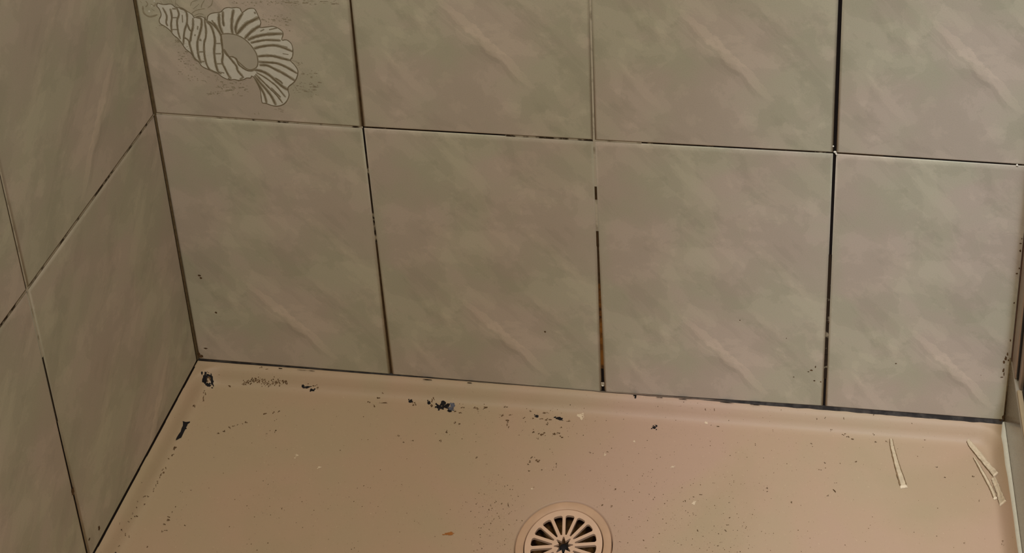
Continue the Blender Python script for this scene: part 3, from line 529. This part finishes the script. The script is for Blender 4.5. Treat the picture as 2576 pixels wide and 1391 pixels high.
def axis(lo, hi, stops):
    near = [0, 1, 2, 3.5, 5, 6.5, 8, 9.5, 11, 12.5, 14, 15.5, 17, 20, 24, 28]
    out = [lo + n for n in near] + [hi - n for n in near]
    a, b = lo + 28, hi - 28
    n = 36
    out += [a + (b - a) * i / n for i in range(1, n)]
    out = [v for v in out if not (stops[0] - 6 < v < stops[1] + 6)] + [stops[0] + (stops[1] - stops[0]) * i / 12 for i in range(13)]
    return sorted(set(round(v, 3) for v in out))
HB = 60.0
xs = axis(0, CURB_X, (DRAIN[0] - HB, DRAIN[0] + HB)); ys = axis(-TRAY_D, 0, (DRAIN[1] - HB, DRAIN[1] + HB))
bm = bmesh.new()
V = {}
def gv_(i, j):
    if (i, j) not in V: V[i, j] = bm.verts.new((xs[i], ys[j], tray_z(xs[i], ys[j])))
    return V[i, j]
ix0, ix1 = xs.index(round(DRAIN[0] - HB, 3)), xs.index(round(DRAIN[0] + HB, 3))
iy0, iy1 = ys.index(round(DRAIN[1] - HB, 3)), ys.index(round(DRAIN[1] + HB, 3))
for i in range(len(xs) - 1):
    for j in range(len(ys) - 1):
        if ix0 <= i < ix1 and iy0 <= j < iy1: continue
        bm.faces.new([gv_(i, j), gv_(i + 1, j), gv_(i + 1, j + 1), gv_(i, j + 1)])
loop = [(i, iy0) for i in range(ix0, ix1)] + [(ix1, j) for j in range(iy0, iy1)] + [(i, iy1) for i in range(ix1, ix0, -1)] + [(ix0, j) for j in range(iy1, iy0, -1)]
prev = [gv_(*p) for p in loop]
for r in (49.5, 47, 44, 41.6, 40.6, 40.3):
    ring = []
    for p in loop:
        v = Vector((xs[p[0]] - DRAIN[0], ys[p[1]] - DRAIN[1])).normalized() * r
        z = tray_z(DRAIN[0] + v.x, DRAIN[1] + v.y) if r > 40.4 else -22.0
        ring.append(bm.verts.new((DRAIN[0] + v.x, DRAIN[1] + v.y, z)))
    n = len(ring)
    for k in range(n): bm.faces.new([prev[k], prev[(k + 1) % n], ring[(k + 1) % n], ring[k]])
    prev = ring
# outer skirt down to the floor
edge = [(i, 0) for i in range(len(xs) - 1)] + [(len(xs) - 1, j) for j in range(len(ys) - 1)] + [(i, len(ys) - 1) for i in range(len(xs) - 1, 0, -1)] + [(0, j) for j in range(len(ys) - 1, 0, -1)]
top = [gv_(*p) for p in edge]
bot = [bm.verts.new((v.co.x, v.co.y, -60)) for v in top]
for k in range(len(top)): bm.faces.new([top[(k + 1) % len(top)], top[k], bot[k], bot[(k + 1) % len(top)]])
tray = link_mesh('shower_tray', bm, M_TRAY, label='stained tan shower tray with a coved rim below the tiled walls', category='shower tray')

def blob(bm, c, ax, ay, rnd, mat, lift=0.22, n=14, rough=0.45):
    cx, cy = c
    cen = bm.verts.new((cx, cy, tray_z(cx, cy) + lift + 0.15))
    ring = []
    for k in range(n):
        a = k * math.tau / n; s = 1 - rough * rnd.random()
        x = cx + (ax[0] * math.cos(a) + ay[0] * math.sin(a)) * s; y = cy + (ax[1] * math.cos(a) + ay[1] * math.sin(a)) * s
        x = min(max(x, 0.3), CURB_X - .3); y = min(y, -0.3)
        ring.append(bm.verts.new((x, y, tray_z(x, y) + lift)))
    for k in range(n): bm.faces.new([cen, ring[k], ring[(k + 1) % n]]).material_index = mat

rb = random.Random(5)
names = {0: ('black_mould', M_MOULD, 'black mould blots along the back of the tray'), 1: ('brown_mould', M_STAIN, 'brown mould spots scattered over the tray'),
         2: ('grey_mould', M_BLUE, 'blue grey edge of the largest mould blot'), 3: ('pale_chips', M_CHIP, 'pale chips in the tray surface'), 4: ('rust_mark', M_RUSTY, 'small rusty orange mark left of the drain')}
jobs = []
blk = [q for q in BLOBS if q[3] == 0]
clusters = []
for q in blk:
    for cl in clusters:
        if any(math.hypot(q[0][0] - p[0][0], q[0][1] - p[0][1]) < 9 for p in cl):
            cl.append(q); break
    else: clusters.append([q])
for cl in clusters: jobs.append((0, cl))
jobs.append((0, []))
for kk in (1, 2, 3, 4): jobs.append((kk, [q for q in BLOBS if q[3] == kk]))
for kcol, members in jobs:
    nm, m, lb = names[kcol]
    if kcol == 0: lb = 'long black mould streak on the left cove of the tray' if not members else 'black mould blot on the tray'
    bm = bmesh.new()
    for c, a, b, col in members:
        ax = (a[0] - c[0], a[1] - c[1]); ay = (b[0] - c[0], b[1] - c[1])
        if kcol == 1:                      # a cluster of fine spots rather than one solid blot
            cnt = 5
            for k in range(cnt):
                t, q = rb.uniform(-.8, .8), rb.uniform(-.8, .8)
                s = rb.uniform(.25, .62)
                blob(bm, (c[0] + ax[0] * t + ay[0] * q, c[1] + ax[1] * t + ay[1] * q), (ax[0] * s, ax[1] * s), (ay[0] * s, ay[1] * s), rb, 0, n=8)
        else:
            blob(bm, c, ax, ay, rb, 0, lift=0.24 if kcol != 2 else 0.3)
            for k in range(4):
                t, q = rb.uniform(-1.1, 1.1), rb.uniform(-1.1, 1.1)
                blob(bm, (c[0] + ax[0] * t + ay[0] * q, c[1] + ax[1] * t + ay[1] * q), (ax[0] * .4, ax[1] * .4), (ay[0] * .4, ay[1] * .4), rb, 0, n=8)
    if kcol == 0 and not members:
        vs = [bm.verts.new((x, y, tray_z(x, y) + 0.45)) for x, y in STREAK]
        es = [bm.edges.new((vs[i], vs[(i + 1) % len(vs)])) for i in range(len(vs))]
        bmesh.ops.triangle_fill(bm, edges=es, use_beauty=True)
    if kcol == 1:
        for (a, b) in DASH:
            blob(bm, ((a[0] + b[0]) / 2, (a[1] + b[1]) / 2), ((b[0] - a[0]) * .7, (b[1] - a[1]) * .7), (.5, .5), rb, 0)
        for line in BAND:
            L = smooth_line(line, 10)
            for p in L:
                for k in range(3):
                    x, y = p.x + rb.uniform(-.8, .8), p.y + rb.gauss(0, .9)
                    s = rb.uniform(.25, .8)
                    blob(bm, (x, y), (s, 0), (0, s * .8), rb, 0, n=7)
    link_mesh(nm, bm, m, tray, kind='stuff' if kcol in (1, 3) else None, label=lb)

bm = bmesh.new()
for quad, n in SPECKBOX:
    a, b, c, d = [Vector(p) for p in quad]
    for k in range(int(n * 1.3)):
        s, t = rb.random(), rb.random()
        p = (a * (1 - s) + b * s) * (1 - t) + (d * (1 - s) + c * s) * t
        if math.hypot(p.x - DRAIN[0], p.y - DRAIN[1]) < 42 or p.y > -3 or not 3 < p.x < 743: continue
        r = 0.18 + 0.42 * rb.random() ** 3
        blob(bm, (p.x, p.y), (r, 0), (0, r), rb, 0, lift=0.12, n=6)
link_mesh('dirt_specks', bm, M_STAIN, tray, kind='stuff')

# ------------------------------------------------------------------ drain
M_PINK = plain('aged_pink_plastic', (196, 160, 132), 0.5, 0.35, var=0.05, scale=60)
M_PINK2 = plain('stained_plastic_ring', (178, 142, 112), 0.55, 0.3, var=0.10, scale=40)
M_SUMP = grime('slimy_drain_cup', (52, 34, 14), (104, 72, 40), 0.40, 0.62, 120.0, 1.0, 0.35)
drain = empty('floor_drain', (DRAIN[0], DRAIN[1], -12), 'round beige plastic drain with slotted grate set in the shower tray', 'drain')
def lathe(bm, prof_, n=96, c=(0, 0, 0), mat=0):
    rings = [[bm.verts.new((c[0] + r * math.cos(k * math.tau / n), c[1] + r * math.sin(k * math.tau / n), c[2] + z)) for k in range(n)] for r, z in prof_]
    for a, b in zip(rings, rings[1:]):
        for k in range(n): bm.faces.new([a[k], b[k], b[(k + 1) % n], a[(k + 1) % n]]).material_index = mat
    return rings
D3 = (DRAIN[0], DRAIN[1], -12.6)
bm = bmesh.new()
lathe(bm, [(39.6, -8), (39.6, -0.5), (39.3, 0.05), (38.6, 0.25), (33.4, -0.15), (32.9, -0.5), (32.7, -1.2), (32.7, -4)], c=D3)
link_mesh('flange', bm, M_PINK2, drain)
bm = bmesh.new()
lathe(bm, [(32.6, -3.9), (31.5, -4.5), (30.5, -10), (27, -22), (18, -30), (8, -33), (0.1, -33.5)], c=D3)
link_mesh('sump_cup', bm, M_SUMP, drain)
# grate: outer rim, sixteen rounded slots, eight-pointed star hole in the hub
bm = bmesh.new()
def loop_edges(pts):
    vs = [bm.verts.new((D3[0] + x, D3[1] + y, 0)) for x, y in pts]
    return [bm.edges.new((vs[i], vs[(i + 1) % len(vs)])) for i in range(len(vs))]
es = loop_edges([(32.0 * math.cos(k * math.tau / 96), 32.0 * math.sin(k * math.tau / 96)) for k in range(96)])
ROT = math.radians(9.3)
for i in range(16):
    am = ROT + math.tau * (i + .5) / 16; ha = math.tau / 32
    pts = []
    hw = 1.35                                   # half spoke width
    def corner(r, side):
        a = side * (ha - math.asin(hw / r)); return (r, am + a)
    R0, R1, cr = 9.6, 27.2, 2.2
    inner = max(0.0, ha - math.asin(hw / R0))
    pol = [(R0, am - inner)] if inner > 0.02 else [(R0, am)]
    pol += [corner(14, -1), corner(20, -1), corner(R1 - cr, -1)]
    o = ha - math.asin(hw / R1)
    for k in range(1, 5):
        t = k / 5 * math.pi / 2
        pol.append((R1 - cr + cr * math.sin(t), am - o + (cr / R1) * (1 - math.cos(t))))
    pol.append((R1, am))
    for k in range(4, 0, -1):
        t = k / 5 * math.pi / 2
        pol.append((R1 - cr + cr * math.sin(t), am + o - (cr / R1) * (1 - math.cos(t))))
    pol += [corner(R1 - cr, 1), corner(20, 1), corner(14, 1)]
    if inner > 0.02: pol.append((R0, am + inner))
    es += loop_edges([(r * math.cos(a), r * math.sin(a)) for r, a in pol])
star = []
for k in range(16):
    r = 7.8 if k % 2 == 0 else 4.0
    a = ROT + k * math.tau / 16
    if k % 2 == 0:
        star += [(r * math.cos(a - .05), r * math.sin(a - .05)), (r * math.cos(a + .05), r * math.sin(a + .05))]
    else: star.append((r * math.cos(a), r * math.sin(a)))
es += loop_edges(star)
bmesh.ops.triangle_fill(bm, edges=es, use_beauty=True)
for f in bm.faces:
    if f.normal.z < 0: f.normal_flip()
# remove anything filled inside a hole
def in_slot(x, y):
    r = math.hypot(x, y); a = (math.atan2(y, x) - ROT) % (math.tau / 16); a = min(a, math.tau / 16 - a)
    if 9.6 < r < 27.2 and r * math.sin(a) > 1.36: return 'slot'
    return None
kill = [f for f in bm.faces if (lambda c: (math.hypot(c.x - D3[0], c.y - D3[1]) < 3.6) or in_slot(c.x - D3[0], c.y - D3[1]) is not None and math.hypot(c.x - D3[0], c.y - D3[1]) < 24)(f.calc_center_median())]
bmesh.ops.delete(bm, geom=kill, context='FACES')
topf = list(bm.faces)
ret = bmesh.ops.extrude_face_region(bm, geom=topf)
newv = [g for g in ret['geom'] if isinstance(g, bmesh.types.BMVert)]
for v in newv: v.co.z = D3[2] + 0.15
for v in bm.verts:
    if v not in set(newv): pass
nv = set(newv)
for v in bm.verts:
    if v not in nv: v.co.z = D3[2] - 2.4
bmesh.ops.recalc_face_normals(bm, faces=bm.faces)
grate = link_mesh('grate', bm, M_PINK, drain, smooth=False)
md = grate.modifiers.new('edge', 'BEVEL'); md.width = 0.00025; md.segments = 2; md.limit_method = 'ANGLE'; md.angle_limit = math.radians(50)
bm = bmesh.new()
lathe(bm, [(0.05, -1.6), (2.0, -1.7), (3.2, -2.3), (3.3, -4.5), (0.05, -4.6)], n=32, c=D3)
link_mesh('screw', bm, M_MOULD, drain, label='blackened centre screw')

# ------------------------------------------------------------------ hob on the right with the shower screen
M_HOB = tile_material(); M_HOB.name = 'polished_hob_tile'
M_HOB.node_tree.nodes['Principled BSDF'].inputs['Roughness'].default_value = 0.16
bm = bmesh.new(); uvl = bm.loops.layers.uv.new('tile')
vs = box(bm, CURB_X, CURB_X + 70, -1400, 0, -60, 75)
bmesh.ops.bevel(bm, geom=list({e for v in vs for e in v.link_edges if all(abs(w.co.z - 75) < 1e-3 for w in e.verts) and abs(e.verts[0].co.x - e.verts[1].co.x) < 1e-3}), offset=1.4, segments=3, affect='EDGES', profile=0.5)
hob = link_mesh('trim_1', bm, M_HOB, kind='structure', label='low tiled hob along the right of the tray')
bm = bmesh.new()
box(bm, CURB_X - 1.1, CURB_X, -0.9, -0.02, 0.6, 75)
link_mesh('corner_joint', bm, M_CORNER, hob)
bm = bmesh.new()                                   # bead of white sealant, thick at the corner, thinning forwards
rows = []
for i in range(121):
    y = -1.0 - 330.0 * i / 120
    t = i / 120
    w = (4.8 - 1.6 * min(1, t * 4)) * (0.9 + 0.25 * mn.noise(Vector((y * .06, 1, 0)))) * (1.0 if t < .9 else (1 - t) * 10 + .05)
    if i < 6: w *= 0.45 + 0.11 * i
    rows.append([bm.verts.new(p) for p in (Vector((CURB_X - 0.1, y, 2.6 * min(1, w / 3))), Vector((CURB_X - w * .45, y, 1.7 * min(1, w / 3))), Vector((CURB_X - w * .8, y, .7)), Vector((CURB_X - w, y, tray_z(CURB_X - w, y) - .1)))])
for a, b in zip(rows, rows[1:]):
    for k in range(3): bm.faces.new([a[k], b[k], b[k + 1], a[k + 1]])
link_mesh('sealant_bead', bm, M_WHITE, hob, label='white sealant bead where the tray meets the hob')

M_BRONZE = plain('pinkish_bronze_aluminium', (158, 138, 120), 0.38, 0.5, 0.5, var=0.06)
M_TAN = plain('tan_painted_frame', (160, 138, 106), 0.4, 0.4, 0.2, var=0.06)
M_DARKSEAL = plain('dark_rubber_seal', (24, 20, 18), 0.6, 0.3)
M_BRSEAL = plain('brown_stained_sealant', (78, 50, 34), 0.6, 0.3, var=0.3)
s = NT('tinted_screen_glass')
gt = s.node('ShaderNodeBsdfTransparent'); gt.inputs[0].default_value = (0.80, 0.82, 0.80, 1)
gg = s.node('ShaderNodeBsdfGlossy'); gg.inputs['Roughness'].default_value = 0.03
gl = s.node('ShaderNodeLayerWeight'); gl.inputs['Blend'].default_value = 0.5
gf = s.math('ADD', s.math('MULTIPLY', s.math('POWER', gl.outputs['Facing'], 5.0), 0.6), 0.04, clamp=True)
gm = s.node('ShaderNodeMixShader')
s.link(gf, gm.inputs[0]); s.link(gt.outputs[0], gm.inputs[1]); s.link(gg.outputs[0], gm.inputs[2])
s.link(gm.outputs[0], s.n['Material Output'].inputs['Surface'])
M_GLASS = s.m
screen = empty('shower_screen', (CURB_X + 8, -30, 75), 'narrow bronze framed glass shower screen standing on the right hob', 'shower screen')
bm = bmesh.new()
bevelled_box(bm, CURB_X + 0.4, CURB_X + 22, -23, -5, 75, 1950, r=1.2)
jamb = link_mesh('jamb', bm, M_BRONZE, screen)
bm = bmesh.new()
bevelled_box(bm, CURB_X + 0.0, CURB_X + 20, -5, -0.1, 75, 1950, r=1.0)
link_mesh('jamb_sealant', bm, M_BRSEAL, screen)
bm = bmesh.new()
bevelled_box(bm, CURB_X + 1.8, CURB_X + 20, -26, -23, 79, 1945, r=0.3)
bevelled_box(bm, CURB_X + 6, CURB_X + 16, -46, -34, 79, 1945, r=0.6)
link_mesh('rubber_seal', bm, M_DARKSEAL, screen)
bm = bmesh.new()
bevelled_box(bm, CURB_X + 3.2, CURB_X + 22, -34, -26, 75, 1950, r=1.0)
link_mesh('stile', bm, M_BRONZE, screen)
bm = bmesh.new()
bevelled_box(bm, CURB_X + 0.6, CURB_X + 5.0, -1380, -37, 75, 79, r=0.8)
link_mesh('bottom_rail', bm, M_TAN, screen)
bm = bmesh.new()
bevelled_box(bm, CURB_X + 5.2, CURB_X + 8.2, -1380, -37, 75, 83, r=0.5)
bevelled_box(bm, CURB_X + 14.4, CURB_X + 20, -1380, -37, 75, 83, r=0.5)
link_mesh('bottom_channel', bm, M_DARKSEAL, screen)
bm = bmesh.new()
box(bm, CURB_X + 8.4, CURB_X + 14.2, -1380, -46.2, 76, 1940)
link_mesh('glass_panel', bm, M_GLASS, screen, smooth=False)

# ------------------------------------------------------------------ loose peeled strips lying on the tray
M_SLIVER = plain('pale_peeled_strip', (182, 162, 132), 0.7, 0.25, var=0.14, scale=350)
M_SLEDGE = plain('stained_shaded_strip_edge', (124, 100, 72), 0.8, 0.2, var=0.25, scale=350)
M_SEND = plain('fresh_cut_strip_end', (210, 190, 160), 0.7, 0.2)
rv = random.Random(21)
labels = ['short tan peeled strip with brown edges lying alone on the tray', 'pale flat peeled strip, topmost of the three in the right corner',
          'thin curved brown edged strip, lowest left of the corner three', 'short pale strip with a white tip nearest the right hob']
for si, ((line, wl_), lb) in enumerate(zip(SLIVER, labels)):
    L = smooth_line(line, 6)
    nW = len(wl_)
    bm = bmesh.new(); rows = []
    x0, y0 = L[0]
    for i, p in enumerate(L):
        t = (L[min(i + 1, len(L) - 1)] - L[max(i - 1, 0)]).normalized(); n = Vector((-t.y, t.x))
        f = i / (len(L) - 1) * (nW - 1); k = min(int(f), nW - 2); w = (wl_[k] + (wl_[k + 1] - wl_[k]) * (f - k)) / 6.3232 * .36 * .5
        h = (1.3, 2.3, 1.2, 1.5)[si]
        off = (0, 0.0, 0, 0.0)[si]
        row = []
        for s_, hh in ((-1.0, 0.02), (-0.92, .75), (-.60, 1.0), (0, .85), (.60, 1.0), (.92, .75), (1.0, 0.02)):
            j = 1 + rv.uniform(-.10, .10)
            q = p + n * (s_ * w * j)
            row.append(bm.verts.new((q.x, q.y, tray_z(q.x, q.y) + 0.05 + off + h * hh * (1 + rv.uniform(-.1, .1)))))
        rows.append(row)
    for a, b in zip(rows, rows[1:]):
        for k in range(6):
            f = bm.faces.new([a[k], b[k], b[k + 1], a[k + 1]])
            f.material_index = 1 if k in (0, 5) or (k in (1, 4) and si in (0, 2)) else 0  # brown stained edges; on the second strip the dark sides paint in its shadow
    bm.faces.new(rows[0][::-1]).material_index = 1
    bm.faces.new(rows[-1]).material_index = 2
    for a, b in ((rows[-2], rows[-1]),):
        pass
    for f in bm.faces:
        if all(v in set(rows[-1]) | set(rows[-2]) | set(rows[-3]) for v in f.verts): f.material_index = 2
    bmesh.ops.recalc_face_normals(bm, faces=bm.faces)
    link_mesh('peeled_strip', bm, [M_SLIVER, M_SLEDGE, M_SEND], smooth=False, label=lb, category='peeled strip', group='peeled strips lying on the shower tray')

# ------------------------------------------------------------------ the bathroom around the shower
M_FLOOR = plain('dark_floor_tile', (44, 40, 38), 0.5, 0.3, var=0.1, scale=20)
bm = bmesh.new(); box(bm, -60, 1846, -2400, 60, -120, -60)
link_mesh('floor', bm, M_FLOOR, kind='structure')
